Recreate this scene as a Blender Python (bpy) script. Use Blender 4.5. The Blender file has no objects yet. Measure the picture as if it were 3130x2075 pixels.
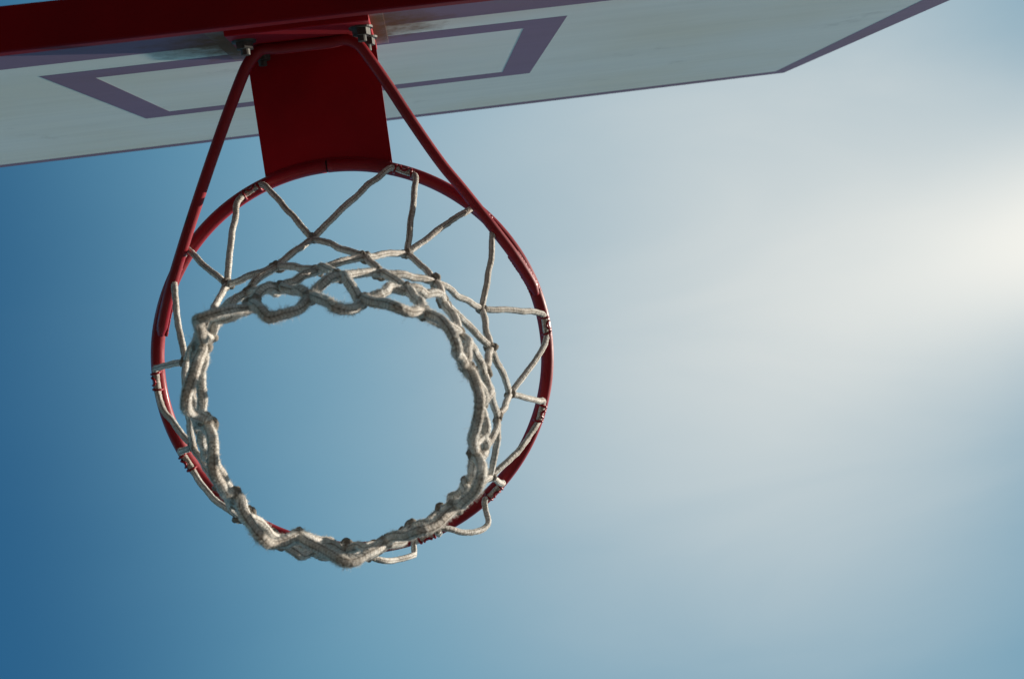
import bpy, bmesh, math, random
from mathutils import Vector, Matrix, noise

random.seed(7)
noise.seed_set(7)
RAD = math.radians
S = bpy.context.scene
COL = S.collection

# ------------------------------------------------------------------ camera
RIM = Vector((0, 0, 3.05))               # centre of the rim; x along the board, y away from it
cam_d = bpy.data.cameras.new('camera')
cam = bpy.data.objects.new('camera', cam_d)
COL.objects.link(cam)
cam.matrix_world = Matrix((
    (0.98832, 0.135687, -0.06938, 0.1045),
    (0.126756, -0.984643, -0.120043, -0.1426),
    (-0.084603, 0.109847, -0.990341, 1.869),
    (0, 0, 0, 1)))
cam_d.sensor_width = 36
cam_d.lens = 35
cam_d.clip_start = 0.02
cam_d.clip_end = 3000
cam_d.dof.use_dof = True
cam_d.dof.focus_distance = 1.22
cam_d.dof.aperture_fstop = 9.0
S.camera = cam

# ------------------------------------------------------------------ sky and sun
SUN = Vector((0.890, 0.065, 0.450)).normalized()
EL = math.asin(SUN.z)
AZ = math.atan2(SUN.x, SUN.y)
w = bpy.data.worlds.new('World')
S.world = w
w.use_nodes = True
nt = w.node_tree
for n in list(nt.nodes):
    nt.nodes.remove(n)
out = nt.nodes.new('ShaderNodeOutputWorld')
bg = nt.nodes.new('ShaderNodeBackground')
sky = nt.nodes.new('ShaderNodeTexSky')
sky.sky_type = 'NISHITA'
sky.sun_disc = False
sky.sun_elevation = EL
sky.sun_rotation = AZ
sky.altitude = 0
sky.air_density = 1.0
sky.dust_density = 0.3
sky.ozone_density = 3.0

def wmath(op, a, b=None, c=None, clamp=False):
    n = nt.nodes.new('ShaderNodeMath')
    n.operation = op
    n.use_clamp = clamp
    for i, v in enumerate((a, b, c)):
        if v is None: continue
        if hasattr(v, 'is_output'): nt.links.new(v, n.inputs[i])
        else: n.inputs[i].default_value = v
    return n.outputs[0]

def wmix(fac, a, b, blend='MIX'):
    m = nt.nodes.new('ShaderNodeMix')
    m.data_type = 'RGBA'
    m.blend_type = blend
    for sock, val in ((m.inputs[0], fac), (m.inputs[6], a), (m.inputs[7], b)):
        if hasattr(val, 'is_output'): nt.links.new(val, sock)
        elif isinstance(val, (int, float)): sock.default_value = val
        else: sock.default_value = (*val, 1)
    return m.outputs[2]

# a thin sheet of high cirrus crossing the sky in front of the sun: directions are
# carried onto a level cloud layer, so the sheet runs on over the whole sky
tc = nt.nodes.new('ShaderNodeTexCoord')
sep = nt.nodes.new('ShaderNodeSeparateXYZ')
nt.links.new(tc.outputs['Generated'], sep.inputs[0])
zc = wmath('MAXIMUM', sep.outputs[2], 0.06)
cb = nt.nodes.new('ShaderNodeCombineXYZ')
nt.links.new(wmath('DIVIDE', sep.outputs[0], zc), cb.inputs[0])
nt.links.new(wmath('DIVIDE', sep.outputs[1], zc), cb.inputs[1])
wisp = nt.nodes.new('ShaderNodeTexNoise')
wisp.inputs['Scale'].default_value = 1.5
wisp.inputs['Detail'].default_value = 5.0
wisp.inputs['Roughness'].default_value = 0.45
st = nt.nodes.new('ShaderNodeMapping')
st.inputs['Scale'].default_value = (0.7, 2.0, 1.0)
nt.links.new(cb.outputs[0], st.inputs[0])
nt.links.new(st.outputs[0], wisp.inputs['Vector'])
wob = wmath('MULTIPLY', wmath('SUBTRACT', wisp.outputs[0], 0.5), 0.10)
sp = nt.nodes.new('ShaderNodeSeparateXYZ')
nt.links.new(cb.outputs[0], sp.inputs[0])
px = wmath('ADD', sp.outputs[0], wob)
py = wmath('ADD', sp.outputs[1], wmath('MULTIPLY', wob, 0.6))
def gauss(v, centre, width):
    d = wmath('DIVIDE', wmath('SUBTRACT', v, centre), width)
    return wmath('MULTIPLY', wmath('MULTIPLY', d, d), -1.0)
def smooth(v, lo_, hi_):
    m = nt.nodes.new('ShaderNodeMapRange')
    m.interpolation_type = 'SMOOTHSTEP'
    m.inputs['From Min'].default_value = lo_
    m.inputs['From Max'].default_value = hi_
    nt.links.new(v, m.inputs[0])
    return m.outputs[0]

def turned(cx, cy, ang):
    dx, dy = wmath('SUBTRACT', px, cx), wmath('SUBTRACT', py, cy)
    c, s_ = math.cos(ang), math.sin(ang)
    return (wmath('ADD', wmath('MULTIPLY', dx, c), wmath('MULTIPLY', dy, s_)),
            wmath('ADD', wmath('MULTIPLY', dx, -s_), wmath('MULTIPLY', dy, c)))

EXP = 0.5                                   # camera exposure in stops; cloud colours are given as they photograph
def seen(r, g, b_):
    k = 10.0
    return (r * k, g * k, b_ * k)
haze_f = smooth(px, -0.52, -0.045)
wisp2 = nt.nodes.new('ShaderNodeTexNoise')
wisp2.inputs['Scale'].default_value = 3.2
wisp2.inputs['Detail'].default_value = 7.0
wisp2.inputs['Roughness'].default_value = 0.5
wisp2.inputs['Distortion'].default_value = 0.6
st2 = nt.nodes.new('ShaderNodeMapping')
st2.inputs['Rotation'].default_value = (0, 0, 0.3)
st2.inputs['Scale'].default_value = (0.8, 2.2, 1.0)
nt.links.new(cb.outputs[0], st2.inputs[0])
nt.links.new(st2.outputs[0], wisp2.inputs['Vector'])
thick = wmath('ADD', wmath('MULTIPLY', wisp2.outputs[0], 0.46), 0.77)
u, v = turned(0.353, 0.114, -1.5)
sheet = wmath('MULTIPLY', wmath('EXPONENT', wmath('ADD', gauss(u, 0, 0.427), gauss(v, 0, 0.376))), wmath('MULTIPLY', thick, 0.98), clamp=True)
u, v = turned(0.62, 0.088, -0.103)
core = wmath('MULTIPLY', wmath('EXPONENT', gauss(v, 0, 0.108)), wmath('MULTIPLY', smooth(px, 0.22, 0.68), 0.963), clamp=True)
blue = wmix(1.0, sky.outputs[0], (0.40, 1.22, 1.36), 'MULTIPLY')
veil = wmix(haze_f, blue, seen(0.088, 0.292, 0.438))
veil = wmix(sheet, veil, seen(0.632, 0.684, 0.690))
veil = wmix(core, veil, seen(0.935, 0.922, 0.860))
nt.links.new(veil, bg.inputs[0])
bg.inputs[1].default_value = 0.10 / 2 ** EXP
nt.links.new(bg.outputs[0], out.inputs[0])

sl = bpy.data.lights.new('sun', 'SUN')
sl.energy = 5.0
sl.angle = RAD(0.6)
sl.color = (1.0, 0.92, 0.80)
so = bpy.data.objects.new('sun', sl)
COL.objects.link(so)
so.rotation_euler = SUN.to_track_quat('Z', 'Y').to_euler()
so.location = (3, 0, 8)

S.view_settings.view_transform = 'Standard'
S.view_settings.look = 'None'
S.view_settings.exposure = EXP
S.view_settings.gamma = 1.0

# ------------------------------------------------------------------ helpers
def tag(o, label=None, cat=None, group=None, kind=None):
    if label: o['label'] = label
    if cat: o['category'] = cat
    if group: o['group'] = group
    if kind: o['kind'] = kind
    return o

def empty(name, loc):
    o = bpy.data.objects.new(name, None)
    o.empty_display_size = 0.05
    o.location = loc
    COL.objects.link(o)
    return o

def link_mesh(name, me, parent=None, loc=None, rot=None):
    o = bpy.data.objects.new(name, me)
    COL.objects.link(o)
    o.parent = parent
    if loc is not None: o.location = loc
    if rot is not None: o.rotation_euler = rot
    return o

def mesh_from(name, verts, faces, mat, smooth=False):
    me = bpy.data.meshes.new(name)
    me.from_pydata([tuple(v) for v in verts], [], faces)
    me.materials.append(mat)
    if smooth:
        me.polygons.foreach_set('use_smooth', [True] * len(me.polygons))
    me.update()
    return me

def bm_mesh(name, bm, mat, smooth=False):
    me = bpy.data.meshes.new(name)
    bmesh.ops.recalc_face_normals(bm, faces=bm.faces[:])
    bm.to_mesh(me)
    bm.free()
    me.materials.append(mat)
    if smooth:
        me.polygons.foreach_set('use_smooth', [True] * len(me.polygons))
    return me

def box_bm(x0, x1, y0, y1, z0, z1, bev=0.0, seg=2):
    bm = bmesh.new()
    bmesh.ops.create_cube(bm, size=1)
    for v in bm.verts:
        v.co = ((x0 + x1) / 2 + v.co.x * (x1 - x0), (y0 + y1) / 2 + v.co.y * (y1 - y0), (z0 + z1) / 2 + v.co.z * (z1 - z0))
    if bev:
        bmesh.ops.bevel(bm, geom=bm.edges[:], offset=bev, segments=seg, profile=0.5, affect='EDGES')
    return bm

def catmull(pts, step):
    P = [Vector(p) for p in pts]
    P = [P[0] * 2 - P[1]] + P + [P[-1] * 2 - P[-2]]
    dense = []
    for i in range(1, len(P) - 2):
        p0, p1, p2, p3 = P[i - 1:i + 3]
        # centripetal form keeps sharp turns from overshooting
        t1 = max((p1 - p0).length, 1e-6) ** .5
        t2 = t1 + max((p2 - p1).length, 1e-6) ** .5
        t3 = t2 + max((p3 - p2).length, 1e-6) ** .5
        n = max(4, int((p2 - p1).length / (step * .5)))
        for k in range(n):
            t = t1 + (t2 - t1) * k / n
            A1 = p0 * ((t1 - t) / t1) + p1 * (t / t1)
            A2 = p1 * ((t2 - t) / (t2 - t1)) + p2 * ((t - t1) / (t2 - t1))
            A3 = p2 * ((t3 - t) / (t3 - t2)) + p3 * ((t - t2) / (t3 - t2))
            B1 = A1 * ((t2 - t) / t2) + A2 * (t / t2)
            B2 = A2 * ((t3 - t) / (t3 - t1)) + A3 * ((t - t1) / (t3 - t1))
            dense.append(B1 * ((t2 - t) / (t2 - t1)) + B2 * ((t - t1) / (t2 - t1)))
    dense.append(P[-2].copy())
    L = [0.0]
    for a, b in zip(dense, dense[1:]):
        L.append(L[-1] + (b - a).length)
    n = max(2, int(round(L[-1] / step)))
    res, j = [], 0
    for k in range(n + 1):
        s = L[-1] * k / n
        while j < len(L) - 2 and L[j + 1] < s:
            j += 1
        d = L[j + 1] - L[j]
        res.append(dense[j].lerp(dense[j + 1], 0 if d < 1e-9 else (s - L[j]) / d))
    return res

def frames(path, closed=False):
    n = len(path)
    T = []
    for i in range(n):
        a = path[i - 1] if (i > 0 or closed) else path[i]
        b = path[(i + 1) % n] if (i < n - 1 or closed) else path[i]
        T.append((b - a).normalized())
    u = T[0].orthogonal().normalized()
    F = []
    for t in T:
        u = (u - t * u.dot(t)).normalized()
        F.append((u.copy(), t.cross(u)))
    return F

def tube(path, radius, sides=12, closed=False, rfun=None, caps=True):
    F = frames(path, closed)
    V, Fc = [], []
    n = len(path)
    for i, (p, (u, v)) in enumerate(zip(path, F)):
        for k in range(sides):
            a = 2 * math.pi * k / sides
            r = radius if rfun is None else rfun(i, a)
            V.append(p + (u * math.cos(a) + v * math.sin(a)) * r)
    for i in range(n if closed else n - 1):
        for k in range(sides):
            a, b = i * sides + k, i * sides + (k + 1) % sides
            j = (i + 1) % n
            Fc.append((a, b, j * sides + (k + 1) % sides, j * sides + k))
    if caps and not closed:
        Fc.append(tuple(reversed(range(sides))))
        Fc.append(tuple(range((n - 1) * sides, n * sides)))
    return V, Fc

# ------------------------------------------------------------------ materials
def new_mat(name):
    m = bpy.data.materials.new(name)
    m.use_nodes = True
    t = m.node_tree
    return m, t, t.nodes['Principled BSDF']

def nd(t, kind, **kw):
    n = t.nodes.new(kind)
    for k, v in kw.items():
        if k.startswith('i_'):
            n.inputs[k[2:].replace('_', ' ')].default_value = v
        else:
            setattr(n, k, v)
    return n

def ramp(t, src, stops):
    r = t.nodes.new('ShaderNodeValToRGB')
    e = r.color_ramp.elements
    while len(e) < len(stops):
        e.new(0.5)
    for el, (p, c) in zip(e, stops):
        el.position = p
        el.color = c if len(c) == 4 else (*c, 1)
    t.links.new(src, r.inputs[0])
    return r

def mix(t, fac, a, b, blend='MIX'):
    m = t.nodes.new('ShaderNodeMix')
    m.data_type = 'RGBA'
    m.blend_type = blend
    for sock, val in ((m.inputs[0], fac), (m.inputs[6], a), (m.inputs[7], b)):
        if hasattr(val, 'is_output'):
            t.links.new(val, sock)
        elif isinstance(val, (int, float)):
            sock.default_value = val
        else:
            sock.default_value = (*val, 1) if len(val) == 3 else val
    return m.outputs[2]

def gcoord(t):
    g = t.nodes.new('ShaderNodeNewGeometry')
    return g.outputs['Position']

def red_paint(name, base, chip=0.62, chip_scale=14, rough=0.32, dirt=0.35, spec=0.35):
    m, t, b = new_mat(name)
    pos = gcoord(t)
    n1 = nd(t, 'ShaderNodeTexNoise', i_Scale=9.0, i_Detail=6.0)
    n2 = nd(t, 'ShaderNodeTexNoise', i_Scale=float(chip_scale), i_Detail=8.0, i_Roughness=0.65)
    n3 = nd(t, 'ShaderNodeTexNoise', i_Scale=160.0, i_Detail=3.0)
    for n in (n1, n2, n3):
        t.links.new(pos, n.inputs['Vector'])
    r1 = ramp(t, n1.outputs[0], [(0.3, tuple(c * (1 - dirt) for c in base)), (0.7, base)])
    r2 = ramp(t, n2.outputs[0], [(chip, (0, 0, 0)), (chip + .035, (1, 1, 1))])
    c = mix(t, r2.outputs[0], r1.outputs[0], (0.045, 0.022, 0.014))
    t.links.new(c, b.inputs['Base Color'])
    rr = ramp(t, n2.outputs[0], [(0.35, (rough,) * 3), (chip + .04, (0.75,) * 3)])
    t.links.new(rr.outputs[0], b.inputs['Roughness'])
    bu = nd(t, 'ShaderNodeBump', i_Strength=0.12, i_Distance=0.001)
    t.links.new(n3.outputs[0], bu.inputs['Height'])
    t.links.new(bu.outputs[0], b.inputs['Normal'])
    b.inputs['Coat Weight'].default_value = 0.12 if spec > .3 else 0.0
    b.inputs['Specular IOR Level'].default_value = spec
    b.inputs['Coat Roughness'].default_value = 0.18
    return m

M_RIM = red_paint('red rim paint', (0.31, 0.003, 0.012), chip=0.635, chip_scale=26, rough=0.38)
M_PLATE = red_paint('red plate paint', (0.40, 0.002, 0.011), chip=0.69, chip_scale=22, rough=0.55, spec=0.2)
M_RAIL = red_paint('weathered red rail paint', (0.24, 0.001, 0.006), chip=0.655, chip_scale=9, rough=0.6, spec=0.12)
M_HOOK = red_paint('red hook paint', (0.30, 0.004, 0.010), chip=0.72, rough=0.22)

def metal(name, base, rough):
    m, t, b = new_mat(name)
    n = nd(t, 'ShaderNodeTexNoise', i_Scale=120.0, i_Detail=5.0)
    t.links.new(gcoord(t), n.inputs['Vector'])
    r = ramp(t, n.outputs[0], [(0.35, tuple(c * .45 for c in base)), (0.65, base)])
    t.links.new(r.outputs[0], b.inputs['Base Color'])
    b.inputs['Metallic'].default_value = 0.5
    b.inputs['Roughness'].default_value = rough
    return m
M_BOLT = metal('galvanised bolt', (0.10, 0.095, 0.085), 0.65)
M_JOINT = metal('dark weld gap', (0.03, 0.015, 0.015), 0.8)

def board_mat(name, base, lines=False):
    m, t, b = new_mat(name)
    pos = gcoord(t)
    mp = nd(t, 'ShaderNodeMapping')
    mp.inputs['Scale'].default_value = (1.6, 1.0, 16.0)
    t.links.new(pos, mp.inputs['Vector'])
    n1 = nd(t, 'ShaderNodeTexNoise', i_Scale=2.2, i_Detail=7.0, i_Roughness=0.6)
    t.links.new(mp.outputs[0], n1.inputs['Vector'])
    n2 = nd(t, 'ShaderNodeTexNoise', i_Scale=3.0, i_Detail=4.0)
    t.links.new(pos, n2.inputs['Vector'])
    r1 = ramp(t, n1.outputs[0], [(0.32, tuple(c * .94 for c in base)), (0.62, base)])
    warm = ramp(t, n2.outputs[0], [(0.42, (1, 1, 1)), (0.72, (0.97, 0.93, 0.86))])
    c = mix(t, 1.0, r1.outputs[0], warm.outputs[0], 'MULTIPLY')
    # rust run-off round the bracket, broken up by noise
    sub = nd(t, 'ShaderNodeVectorMath', operation='SUBTRACT')
    sub.inputs[1].default_value = (0.0, -0.369, 3.01)
    t.links.new(pos, sub.inputs[0])
    sc = nd(t, 'ShaderNodeVectorMath', operation='MULTIPLY')
    sc.inputs[1].default_value = (1 / .145, 0, 1 / .10)
    t.links.new(sub.outputs[0], sc.inputs[0])
    ln = nd(t, 'ShaderNodeVectorMath', operation='LENGTH')
    t.links.new(sc.outputs[0], ln.inputs[0])
    n3 = nd(t, 'ShaderNodeTexNoise', i_Scale=28.0, i_Detail=6.0, i_Roughness=0.7)
    t.links.new(pos, n3.inputs['Vector'])
    ad = nd(t, 'ShaderNodeMath', operation='MULTIPLY_ADD')
    t.links.new(n3.outputs[0], ad.inputs[0])
    ad.inputs[1].default_value = -1.1
    t.links.new(ln.outputs['Value'], ad.inputs[2])
    rs = ramp(t, ad.outputs[0], [(0.15, (0.9,) * 3), (0.60, (0, 0, 0))])
    c = mix(t, rs.outputs[0], c, (0.16, 0.072, 0.028))
    # a few old scuffs from the ball
    n4 = nd(t, 'ShaderNodeTexNoise', i_Scale=5.5, i_Detail=9.0, i_Roughness=0.75)
    t.links.new(pos, n4.inputs['Vector'])
    r4 = ramp(t, n4.outputs[0], [(0.60, (0, 0, 0)), (0.72, (0.35,) * 3)])
    c = mix(t, r4.outputs[0], c, (0.22, 0.19, 0.17))
    t.links.new(c, b.inputs['Base Color'])
    b.inputs['Roughness'].default_value = 0.8
    b.inputs['Specular IOR Level'].default_value = 0.05
    bu = nd(t, 'ShaderNodeBump', i_Strength=0.08, i_Distance=0.002)
    t.links.new(n1.outputs[0], bu.inputs['Height'])
    t.links.new(bu.outputs[0], b.inputs['Normal'])
    return m
M_BOARD = board_mat('weathered white board paint', (0.70, 0.69, 0.645))
M_LINE = board_mat('faded plum line paint', (0.235, 0.160, 0.235))
M_SHIM = board_mat('worn mounting pad', (0.30, 0.23, 0.25))

def cord_mat():
    m, t, b = new_mat('dirty white cotton cord')
    pos = gcoord(t)
    n1 = nd(t, 'ShaderNodeTexNoise', i_Scale=22.0, i_Detail=4.0)
    n2 = nd(t, 'ShaderNodeTexNoise', i_Scale=300.0, i_Detail=3.0)
    n3 = nd(t, 'ShaderNodeTexNoise', i_Scale=900.0, i_Detail=2.0)
    for n in (n1, n2, n3):
        t.links.new(pos, n.inputs['Vector'])
    r1 = ramp(t, n1.outputs[0], [(0.35, (0.68, 0.63, 0.57)), (0.60, (0.90, 0.88, 0.83))])
    r2 = ramp(t, n2.outputs[0], [(0.40, (0.72, 0.69, 0.66)), (0.58, (1, 1, 1))])
    c = mix(t, 1.0, r1.outputs[0], r2.outputs[0], 'MULTIPLY')
    # plaits: five columns of V-shaped stitches, darker along the furrows between them
    def mth(op, a, b=None):
        n = nd(t, 'ShaderNodeMath', operation=op)
        for i, v in enumerate((a, b)):
            if v is None: continue
            if hasattr(v, 'is_output'): t.links.new(v, n.inputs[i])
            else: n.inputs[i].default_value = v
        return n.outputs[0]
    uvn = nd(t, 'ShaderNodeUVMap', uv_map='plait')
    sx = nd(t, 'ShaderNodeSeparateXYZ')
    t.links.new(uvn.outputs[0], sx.inputs[0])
    cx = mth('ABSOLUTE', mth('SUBTRACT', mth('FRACT', mth('MULTIPLY', sx.outputs[0], 5.0)), 0.5))
    vv = mth('FRACT', mth('ADD', mth('MULTIPLY', sx.outputs[1], 340.0), mth('MULTIPLY', cx, 1.2)))
    col = ramp(t, cx, [(0.34, (1, 1, 1)), (0.48, (0.24, 0.215, 0.19))])
    st_ = ramp(t, vv, [(0.0, (0.38, 0.34, 0.30)), (0.32, (1, 1, 1)), (0.80, (1, 1, 1)), (1.0, (0.38, 0.34, 0.30))])
    c = mix(t, 0.85, c, col.outputs[0], 'MULTIPLY')
    c = mix(t, 0.8, c, st_.outputs[0], 'MULTIPLY')
    t.links.new(c, b.inputs['Base Color'])
    b.inputs['Roughness'].default_value = 0.95
    b.inputs['Specular IOR Level'].default_value = 0.1
    bu = nd(t, 'ShaderNodeBump', i_Strength=0.7, i_Distance=0.0012)
    t.links.new(n3.outputs[0], bu.inputs['Height'])
    t.links.new(bu.outputs[0], b.inputs['Normal'])
    tr = nd(t, 'ShaderNodeBsdfTranslucent')
    t.links.new(c, tr.inputs[0])
    ms = nd(t, 'ShaderNodeMixShader')
    ms.inputs[0].default_value = 0.07
    t.links.new(b.outputs[0], ms.inputs[1])
    t.links.new(tr.outputs[0], ms.inputs[2])
    t.links.new(ms.outputs[0], t.nodes['Material Output'].inputs[0])
    return m
M_CORD = cord_mat()

def fuzz_mat():
    m, t, b = new_mat('cotton lint')
    n1 = nd(t, 'ShaderNodeTexNoise', i_Scale=30.0, i_Detail=3.0)
    t.links.new(gcoord(t), n1.inputs['Vector'])
    r1 = ramp(t, n1.outputs[0], [(0.35, (0.62, 0.57, 0.51)), (0.65, (0.82, 0.79, 0.73))])
    t.links.new(r1.outputs[0], b.inputs['Base Color'])
    b.inputs['Roughness'].default_value = 1
    b.inputs['Specular IOR Level'].default_value = 0.0
    tr = nd(t, 'ShaderNodeBsdfTranslucent')
    t.links.new(r1.outputs[0], tr.inputs[0])
    ms = nd(t, 'ShaderNodeMixShader')
    ms.inputs[0].default_value = 0.35
    t.links.new(b.outputs[0], ms.inputs[1])
    t.links.new(tr.outputs[0], ms.inputs[2])
    t.links.new(ms.outputs[0], t.nodes['Material Output'].inputs[0])
    return m
M_FUZZ = fuzz_mat()

def ground_mat():
    m, t, b = new_mat('dusty concrete court')
    pos = gcoord(t)
    n1 = nd(t, 'ShaderNodeTexNoise', i_Scale=0.6, i_Detail=8.0)
    n2 = nd(t, 'ShaderNodeTexVoronoi', i_Scale=90.0)
    for n in (n1, n2):
        t.links.new(pos, n.inputs['Vector'])
    r1 = ramp(t, n1.outputs[0], [(0.3, (0.080, 0.070, 0.059)), (0.7, (0.128, 0.112, 0.094))])
    r2 = ramp(t, n2.outputs[0], [(0.0, (1, 1, 1)), (0.5, (0.6, 0.6, 0.6))])
    c = mix(t, 1.0, r1.outputs[0], r2.outputs[0], 'MULTIPLY')
    t.links.new(c, b.inputs['Base Color'])
    b.inputs['Roughness'].default_value = 0.9
    bu = nd(t, 'ShaderNodeBump', i_Strength=0.5, i_Distance=0.004)
    t.links.new(n2.outputs[0], bu.inputs['Height'])
    t.links.new(bu.outputs[0], b.inputs['Normal'])
    return m

# ------------------------------------------------------------------ ground
g = link_mesh('ground', mesh_from('ground', [(-1500, -1500, 0), (1500, -1500, 0), (1500, 1500, 0), (-1500, 1500, 0)], [(0, 1, 2, 3)], ground_mat()))
tag(g, kind='structure')

# ------------------------------------------------------------------ support frame (rail under the board, arms and post behind it)
YB = -0.369                                  # front face of the board
BX0, BX1, BZ0, BZ1 = -0.893, 0.888, -0.183, 0.8945
frame = empty('support_frame', (0, -1.5, 0))
tag(frame, 'dark red steel beam running along the lower edge of the backboard', 'support frame')
off = Vector((0, 1.5, 3.05))                 # rim-centred coordinates inside the frame
rail_bm = box_bm(BX0 - .02, BX1 + .02, -0.394, -0.3525, -0.203, BZ0 - .0005, 0.003, 3)
link_mesh('bottom_rail', bm_mesh('bottom_rail', rail_bm, M_RAIL), frame, off)
for sx in (-1, 1):
    bm = box_bm(sx * .40 - .03, sx * .40 + .03, YB - .085, YB - .0205, BZ0 - .043, BZ1 - .12, 0.004)
    link_mesh('upright', bm_mesh('upright', bm, M_RAIL), frame, off)
    V, F = tube([Vector((sx * .40, YB - .085, .55)), Vector((sx * .05, -1.47, .1))], .03, 16)
    link_mesh('arm', mesh_from('arm', V, F, M_RAIL, True), frame, off)
    V, F = tube([Vector((sx * .40, YB - .085, -.1)), Vector((sx * .05, -1.47, -.45))], .03, 16)
    link_mesh('arm', mesh_from('arm', V, F, M_RAIL, True), frame, off)
V, F = tube([Vector((0, 0, -.3)), Vector((0, 0, 3.35))], .07, 28)
link_mesh('post', mesh_from('post', V, F, M_RAIL, True), frame)

# ------------------------------------------------------------------ backboard
board = empty('backboard', RIM + Vector((0, YB, BZ0)))
tag(board, 'weathered white backboard with a faded plum target square and border', 'backboard')
boff = RIM - board.location
bm = box_bm(BX0, BX1, YB - .02, YB, BZ0, BZ1, 0.002)
link_mesh('panel', bm_mesh('panel', bm, M_BOARD), board, boff)

def flat_ring(name, outer, inner, mat, y0, thick=0.00008):
    # a painted band between two outlines on the face of the board
    V, F = [], []
    for y in (y0, y0 + thick):
        V += [(x, y, z) for x, z in outer] + [(x, y, z) for x, z in inner]
    n = len(outer)
    for i in range(n):
        j = (i + 1) % n
        F += [(2 * n + i, 2 * n + j, 3 * n + j, 3 * n + i), (i, n + i, n + j, j),
              (i, j, 2 * n + j, 2 * n + i), (n + i, 3 * n + i, 3 * n + j, n + j)]
    bm = bmesh.new()
    vs = [bm.verts.new(v) for v in V]
    for f in F:
        bm.faces.new([vs[k] for k in f])
    return bm_mesh(name, bm, mat)
XS, t_ = -0.0027, 0.0478
sq_o = [(XS - .305, .0178), (XS + .305, .0178), (XS + .305, .4553), (XS - .305, .4553)]
sq_i = [(XS - .305 + t_, .0656), (XS + .305 - t_, .0656), (XS + .305 - t_, .4075), (XS - .305 + t_, .4075)]
link_mesh('target_square', flat_ring('target_square', sq_o, sq_i, M_LINE, YB + .00006), board, boff)
e = .0025
bo = [(BX0 + e, BZ0 + e), (BX1 - e, BZ0 + e), (BX1 - e, BZ1 - e), (BX0 + e, BZ1 - e)]
bi = [(-.832, -.0415), (.823, -.0415), (.853, .8495), (-.857, .8495)]
link_mesh('painted_border', flat_ring('painted_border', bo, bi, M_LINE, YB + .00006), board, boff)

# ------------------------------------------------------------------ hoop: rim, bracket, braces, hooks
hoop = empty('basketball_hoop', RIM + Vector((0, YB, -.12)))
tag(hoop, 'red steel basketball hoop with braced bracket bolted to the backboard', 'hoop')
hoff = RIM - hoop.location
R0, RR = 0.2286, 0.0076
# rim rod with the butt joint at the middle of the plate
n = 220
gap = RAD(0.22)
path = []
for i in range(n + 1):
    a = RAD(-90) + gap + (2 * math.pi - 2 * gap) * i / n
    path.append(Vector((R0 * math.cos(a), R0 * math.sin(a), 0)))
V, F = tube(path, RR, 20)
rim = link_mesh('rim', mesh_from('rim', V, F, M_RIM, True), hoop, hoff)
jp = [Vector((R0 * math.cos(RAD(-90) + s), R0 * math.sin(RAD(-90) + s), 0)) for s in (-gap * 1.3, 0, gap * 1.3)]
V, F = tube(jp, RR - .0007, 20)
link_mesh('joint', mesh_from('joint', V, F, M_JOINT, True), rim)

# top plate from the board out to the rim
bm = bmesh.new()
xs = 9
lower, upper = [], []
out_l = [(-.0715, YB + .0075), (.0752, YB + .0075)]
arc = []
for k in range(xs):
    x = .0752 - (.0752 + .0715) * k / (xs - 1)
    arc.append((x, -math.sqrt((R0 + .002) ** 2 - x * x)))
outl = out_l + arc
lo = [bm.verts.new((x, y, .0008)) for x, y in outl]
hi = [bm.verts.new((x, y, .0058)) for x, y in outl]
bm.faces.new(lo)
bm.faces.new(list(reversed(hi)))
for i in range(len(outl)):
    j = (i + 1) % len(outl)
    bm.faces.new((lo[i], hi[i], hi[j], lo[j]))
link_mesh('top_plate', bm_mesh('top_plate', bm, M_PLATE), hoop, hoff)

# worn pad and upright mounting plate on the board
bm = box_bm(-.0935, .0895, YB + .0005, YB + .0012, -.135, .052, .0001, 1)
link_mesh('backing_pad', bm_mesh('backing_pad', bm, M_SHIM), hoop, hoff)
bm = box_bm(-.0735, .0748, YB + .0012, YB + .0075, -.117, .055, .0012, 2)
mp = link_mesh('mounting_plate', bm_mesh('mounting_plate', bm, M_PLATE), hoop, hoff)

def bolt_mesh():
    bm = bmesh.new()
    def cyl(r, y0, y1, seg, rot=0):
        a = [bm.verts.new((r * math.cos(2 * math.pi * k / seg + rot), y0, r * math.sin(2 * math.pi * k / seg + rot))) for k in range(seg)]
        b = [bm.verts.new((r * math.cos(2 * math.pi * k / seg + rot) * .97, y1, r * math.sin(2 * math.pi * k / seg + rot) * .97)) for k in range(seg)]
        bm.faces.new(a); bm.faces.new(list(reversed(b)))
        for k in range(seg):
            bm.faces.new((a[k], a[(k + 1) % seg], b[(k + 1) % seg], b[k]))
    cyl(.0130, 0, .0020, 24)
    cyl(.0098, .0020, .0090, 6, .3)
    cyl(.0048, .0088, .0150, 14)
    return bm_mesh('bolt', bm, M_BOLT)
BOLT = bolt_mesh()
for x, z, r in ((.064, -.088, .2), (-.059, -.086, .7), (.066, -.030, 1.1), (-.053, -.012, .4)):
    link_mesh('bolt', BOLT, hoop, hoff + Vector((x, YB + .0073, z)), (0, r, 0))

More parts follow.
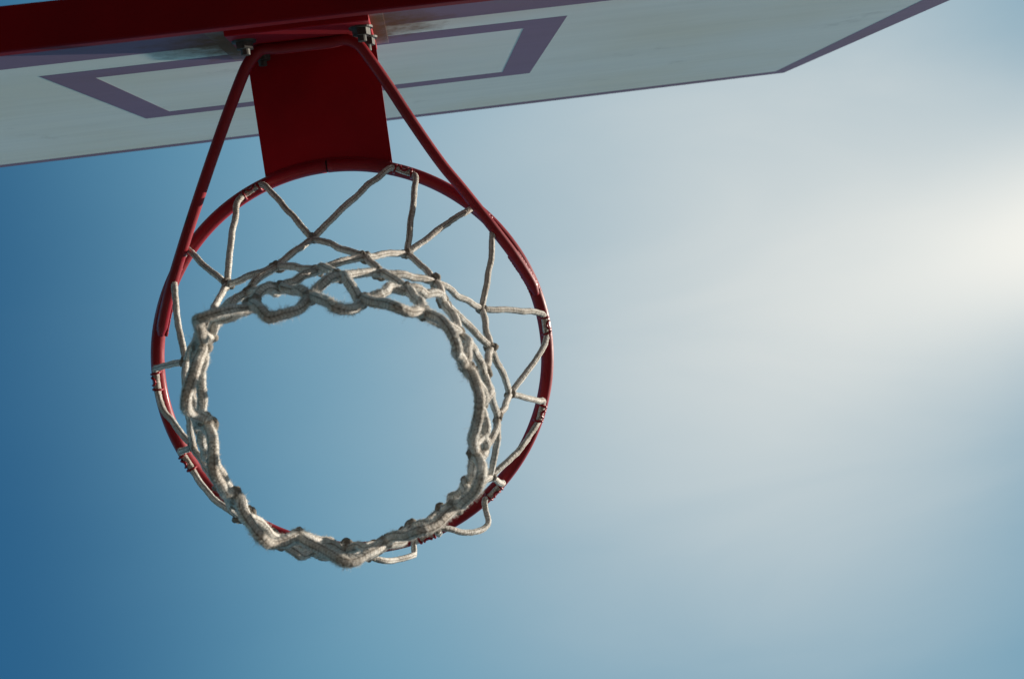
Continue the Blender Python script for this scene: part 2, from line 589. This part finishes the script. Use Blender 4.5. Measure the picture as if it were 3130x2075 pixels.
# the bent brace rod: flat run on the mounting plate, legs out to the rim
BR = .0062
yb = YB + .0075 + BR - .0004
legL = [(-0.0886, -0.3036, -0.048), (-0.1122, -0.2625, -0.043), (-0.1371, -0.2173, -0.038), (-0.1599, -0.1746, -0.0335), (-0.179, -0.1376, -0.0295), (-0.1912, -0.1137, -0.0255), (-0.2018, -0.0921, -0.0195), (-0.2101, -0.0738, -0.0135), (-0.2158, -0.0607, -0.0085)]
legR = [(0.0841, -0.3033, -0.048), (0.101, -0.2689, -0.0435), (0.1309, -0.2126, -0.038), (0.1505, -0.1822, -0.0345), (0.1686, -0.1531, -0.031), (0.1863, -0.1237, -0.0275), (0.1992, -0.1018, -0.0235), (0.2115, -0.0781, -0.0165), (0.2183, -0.0629, -0.0115), (0.2226, -0.0496, -0.007)]
ctrl = list(reversed(legL)) + [(-0.0658, -0.3394, -.0545), (-.0590, -.3470, -.0560), (-.0470, yb - .0008, -.0565), (-.0300, yb, -.0565),
       (0, yb, -.0565), (.0300, yb, -.0565), (.0450, yb - .0010, -.0565), (.0580, -.3495, -.0560), (0.0644, -0.3396, -.0545)] + legR
path = catmull(ctrl, .004)
nb = len(path)
V, F = tube(path, BR, 16, rfun=lambda i, a: BR * min(1, .55 + .15 * min(i, nb - 1 - i)))
link_mesh('brace', mesh_from('brace', V, F, M_RIM, True), hoop, hoff)

# weld beads: plate to rim, brace ends to rim
def bead(pts, r):
    p = catmull(pts, .0012)
    V, F = tube(p, r, 10, rfun=lambda i, a: r * (.85 + .22 * abs(math.sin(i * .9)) + .25 * noise.noise(p[i] * 300 + Vector((a, 0, 0)))))
    return mesh_from('weld', V, F, M_RIM, True)
rw = R0 + RR - .0006
link_mesh('weld', bead([(x, -math.sqrt(rw * rw - x * x), .0004) for x in (-.070, -.05, -.025, 0, .025, .05, .073)], .0021), hoop, hoff)
for leg, sg in ((legL, -1), (legR, 1)):
    tail = [Vector(p) for p in leg[-4:]]
    for side in (-1, 1):
        link_mesh('weld', bead([p + Vector((p.x, p.y, 0)).normalized() * .0052 * side + Vector((0, 0, .0040)) for p in tail], .0020), hoop, hoff)

# net hooks: two wire staples and a curl between them, welded under the rim
def wire(pts, r, sides=8, step=.0012):
    return tube(catmull(pts, step), r, sides)
def hook_mesh():
    # local axes: x along the rim, y outward, z up, origin at the rod's centre
    V, F = [], []
    def add(vf):
        o = len(V)
        V.extend(vf[0]); F.extend([tuple(k + o for k in f) for f in vf[1]])
    for sx, tw in ((-.0095, .0010), (.0095, -.0006)):
        add(wire([(sx + tw, .0050, -.0050), (sx + tw, .0050, -.0105), (sx + tw * .5, .0034, -.0146), (sx, .0000, -.0156),
                  (sx - tw * .5, -.0036, -.0145), (sx - tw, -.0050, -.0105), (sx - tw, -.0046, -.0050)], .0014))
    add(wire([(-.0045, .0050, -.0050), (-.0046, .0051, -.0105), (-.0040, .0034, -.0146), (-.0018, .0010, -.0156), (.0012, .0008, -.0156),
              (.0036, .0030, -.0146), (.0044, .0051, -.0105), (.0044, .0050, -.0050)], .0013))
    return mesh_from('net_hook', V, F, M_HOOK, True)
HOOK = hook_mesh()
HANG = [-112.5, -67.8, -41.2, -3.0, 23.7, 51.6, 76.3, 103.0, 130.0, 156.7, 182.2, 218.9]
for i, a in enumerate(HANG):
    A = RAD(a)
    link_mesh('net_hook', HOOK, hoop, hoff + Vector((R0 * math.cos(A), R0 * math.sin(A), 0)), (0, 0, A - math.pi / 2))

# ------------------------------------------------------------------ net
net = empty('basketball_net', RIM + Vector((0, 0, -.41)))
tag(net, 'frayed off-white cotton cord net hanging from the red rim', 'net')
noff = RIM - net.location
K = [(-0.0176, -0.1477, -0.1), (0.0794, -0.1193, -0.1), (0.1515, -0.049, -0.1), (0.1701, 0.0477, -0.1), (0.1373, 0.1367, -0.1), (0.0693, 0.1848, -0.1), (-0.0068, 0.207, -0.1), (-0.0894, 0.1745, -0.1), (-0.1413, 0.1411, -0.1), (-0.177, 0.0567, -0.1), (-0.1694, -0.0364, -0.1), (-0.1134, -0.1112, -0.1)]
R = [(0.0397, -0.123, -0.175), (0.1058, -0.0892, -0.175), (0.1518, -0.0155, -0.175), (0.1504, 0.0575, -0.175), (0.1134, 0.1263, -0.175), (0.0385, 0.1639, -0.175), (-0.0325, 0.1757, -0.175), (-0.0946, 0.144, -0.175), (-0.1388, 0.0848, -0.175), (-0.1549, -0.0022, -0.175), (-0.119, -0.0841, -0.175), (-0.0472, -0.1246, -0.175)]
T = [(-0.0011, -0.117, -0.24), (0.0549, -0.1065, -0.24), (0.1105, -0.0727, -0.24), (0.14, -0.0005, -0.24), (0.1296, 0.074, -0.24), (0.0801, 0.1269, -0.24), (0.0148, 0.1513, -0.24), (-0.0461, 0.1474, -0.24), (-0.0984, 0.1028, -0.24), (-0.125, 0.0443, -0.24), (-0.1318, -0.0259, -0.24), (-0.0676, -0.1059, -0.24)]
Q = [(0.0231, -0.1114, -0.3), (0.0808, -0.0925, -0.3), (0.1198, -0.0473, -0.3), (0.1305, 0.0182, -0.3), (0.1102, 0.0865, -0.3), (0.0547, 0.1216, -0.3), (-0.0044, 0.1308, -0.3), (-0.063, 0.1165, -0.3), (-0.0957, 0.0735, -0.3), (-0.1113, 0.0026, -0.3), (-0.0955, -0.074, -0.3), (-0.0298, -0.1084, -0.3)]
B = [(0.0018, -0.0998, -0.355), (0.0434, -0.0904, -0.355), (0.0927, -0.0742, -0.355), (0.1214, -0.0251, -0.355), (0.1185, 0.0492, -0.355), (0.0959, 0.0925, -0.355), (0.0343, 0.1138, -0.355), (-0.0369, 0.097, -0.355), (-0.0831, 0.0558, -0.355), (-0.0958, -0.0089, -0.355), (-0.0897, -0.0724, -0.355), (-0.0437, -0.1, -0.355)]
L = [(0.03, -0.0931, -0.395), (0.0748, -0.0845, -0.395), (0.1131, -0.053, -0.395), (0.1253, 0.0072, -0.395), (0.1197, 0.0655, -0.395), (0.0664, 0.0957, -0.395), (0.0019, 0.1115, -0.395), (-0.0592, 0.0836, -0.395), (-0.0877, 0.0201, -0.395), (-0.0957, -0.0403, -0.395), (-0.075, -0.0965, -0.395), (-0.0219, -0.0919, -0.395)]
K, R, T, Q, B, L = ([Vector(p) for p in q] for q in (K, R, T, Q, B, L))

FIB = []                                      # lint sites: (point, tangent frame, radius, density)
def cord(pts, r0, r1, wob=.0012, seed=0.0):
    path = catmull(pts, .0011)
    n = len(path)
    if wob:
        q = []
        for i, p in enumerate(path):
            s = i / (n - 1)
            fade = math.sin(math.pi * s) ** .5 if 0 < s < 1 else 0
            w0 = p * 38 + Vector((seed, seed * 1.7, 3.1))
            d = Vector((noise.noise(w0), noise.noise(w0 + Vector((17.3, 4.1, 9.7))), noise.noise(w0 + Vector((-8.9, 23.3, -5.3)))))
            q.append(p + d * wob * fade)
        path = q
    ph = random.random() * 6.28
    def rf(i, a):
        s = i / (n - 1)
        r = r0 + (r1 - r0) * s
        z = i * .0011
        # two families of plaits crossing one another
        b = .6 * math.sin(4 * a + z * 2300 + ph) * math.sin(4 * a - z * 2300 - ph) + .5 * abs(math.sin(2.5 * a)) - .3
        p = path[i]
        lump = noise.noise(p * 140 + Vector((a, 0, seed)))
        return r * (1 + .10 * b + .13 * lump)
    V, F = tube(path, r0, 12, rfun=rf)
    me = mesh_from('cord', V, F, M_CORD, True)
    uv = me.uv_layers.new(name='plait')
    buf = []
    for pi in range(n - 1):
        for k in range(12):
            u0, u1, v0, v1 = k / 12, (k + 1) / 12, pi * .0011, (pi + 1) * .0011
            buf += [u0, v0, u1, v0, u1, v1, u0, v1]
    buf += [0.0, 0.0] * 24
    uv.data.foreach_set('uv', buf)
    o = link_mesh('cord', me, net, noff)
    fr = frames(path)
    for i in range(0, n, 2):
        z = path[i].z
        dens = 1.5 + 17.0 * min(1, max(0, (-z - .03) / .30))
        FIB.append((path[i], fr[i], r0 + (r1 - r0) * i / (n - 1), dens))
    return o

def bow(a, b, out, down, k=.5):
    c = a.lerp(b, k)
    h = Vector((c.x, c.y, 0))
    h = h.normalized() if h.length > 1e-6 else Vector((1, 0, 0))
    return c + h * out - Vector((0, 0, down))

def rimpt(a, rho, z):
    return Vector((rho * math.cos(RAD(a)), rho * math.sin(RAD(a)), z))

SLACK = {5: [(0.1285, 0.1982, -0.02), (0.1294, 0.2073, -0.0375), (0.1191, 0.2103, -0.055), (0.1018, 0.2053, -0.0725), (0.086, 0.1935, -0.09)],
         6: [(0.0379, 0.2351, -0.02), (0.0335, 0.2326, -0.0433), (0.0178, 0.2269, -0.0667), (0.0052, 0.2168, -0.09)]}
RT, RB = .0035, .0045
# cords threaded through the hooks
for i in range(12):
    a = HANG[i]
    ka, kb = K[i - 1], K[i]
    e1, e2 = rimpt(a - 3.8, .2268, -.0175), rimpt(a + 3.8, .2268, -.0175)
    pts = [ka, bow(ka, e1, .003, .002, .35), bow(ka, e1, .004, .0, .75), e1, rimpt(a - 2.7, .2284, -.0110), rimpt(a, .2282, -.0106),
           rimpt(a + 2.7, .2284, -.0110), e2]
    if i in SLACK:
        pts += [Vector(p) for p in SLACK[i]] + [kb]
    else:
        pts += [bow(kb, e2, .004, .0, .75), bow(kb, e2, .003, .002, .35), kb]
    cord(pts, RT, RT, .0020, i * 3.3)

def row(A, Bp, sh, r0, r1, out, down):
    # A[i] joined to Bp[i + sh0] and Bp[i + sh1]
    for i in range(12):
        for s in sh:
            a, b = A[i], Bp[(i + s) % 12]
            o = out * random.uniform(.3, 1.3)
            cord([a, bow(a, b, o, down * random.uniform(.4, 1.3), .33), bow(a, b, o * random.uniform(.5, 1.2), down, .68), b], r0, r1, .0022 + .0040 * (a.z < -.2), i * 5.1 + s)
row(K, R, (0, -1), RT, .0036, .001, .002)
row(R, T, (0, 1), .0036, .0038, .002, .004)
row(T, Q, (0, -1), .0039, .0043, .004, .005)
row(Q, B, (0, 1), .0043, RB, .004, .004)
for i in range(12):
    a, b, l = B[i], B[(i + 1) % 12], L[i]
    cord([a, bow(a, l, .004, .006, .45), l, bow(b, l, -.002, .006, .4), b], RB, RB, .0062, i * 7.7)

# knots: a small overhand wrap at every crossing
def knot_mesh(r, tr):
    p = []
    for k in range(60):
        t = 2 * math.pi * k / 60
        p.append(Vector((math.sin(t) + 2 * math.sin(2 * t), math.cos(t) - 2 * math.cos(2 * t), -1.1 * math.sin(3 * t))) * (r / 3))
    V, F = tube(p, tr, 10, closed=True, rfun=lambda i, a: tr * (1 + .08 * math.sin(4 * a + i * 1.3) + .06 * math.sin(3 * a - i * .9)))
    return mesh_from('knot', V, F, M_CORD, True)  # no plait map: knots take the dark furrow tone, shade put into colour
KN = [knot_mesh(.0054, .0030), knot_mesh(.0058, .0034), knot_mesh(.0058, .0038)]
for rowp, km in ((K, 0), (R, 1), (T, 1), (Q, 2), (B, 2)):
    for p in rowp:
        o = link_mesh('knot', KN[km], net, noff + p, tuple(random.uniform(0, 6.28) for _ in range(3)))
        s = random.uniform(.8, 1.05)
        o.scale = (s, s * random.uniform(.85, 1.1), s * random.uniform(.9, 1.2))

# frayed tufts where the cord has worn through near the bottom of the net
WORN = [B[3], B[5], L[6], B[7], B[8], B[9], B[10], L[4], L[11], B[0], L[7], L[0], B[2]]
FIB = [(p, fr, r, d * (1 + 2.6 * max(0, 1 - min((p - q).length for q in WORN) / .020))) for p, fr, r, d in FIB]

# lint: fine loose fibres standing off the cords
V, F = [], []
for p, (u, v), r, dens in FIB:
    n = int(dens) + (random.random() < dens % 1)
    for _ in range(n):
        a = random.uniform(0, 6.283)
        d = u * math.cos(a) + v * math.sin(a)
        tdir = u.cross(v)
        l = random.uniform(.0010, .0030) * (.7 + .030 * min(dens, 30))
        if random.random() < .03:
            l *= 2.2
        w_ = random.uniform(.00008, .00016)
        e0 = p + d * (r * .92)
        dd = (d + tdir * random.uniform(-1.3, 1.3) + Vector((random.gauss(0, .5), random.gauss(0, .5), random.gauss(0, .5)))).normalized()
        e1 = e0 + dd * l * .55
        dd2 = (dd + Vector((random.gauss(0, .6), random.gauss(0, .6), random.gauss(0, .6) - .2))).normalized()
        e2 = e1 + dd2 * l * .45
        sd = dd.orthogonal().normalized()
        sd.rotate(Matrix.Rotation(random.uniform(0, 6.28), 3, dd))
        b = len(V)
        V += [e0 - sd * w_, e0 + sd * w_, e1 - sd * w_ * .8, e1 + sd * w_ * .8, e2]
        F += [(b, b + 1, b + 3, b + 2), (b + 2, b + 3, b + 4)]
o = link_mesh('lint', mesh_from('lint', V, F, M_FUZZ), net, noff)
o['kind'] = 'stuff'
print('fibres', len(F) // 2)
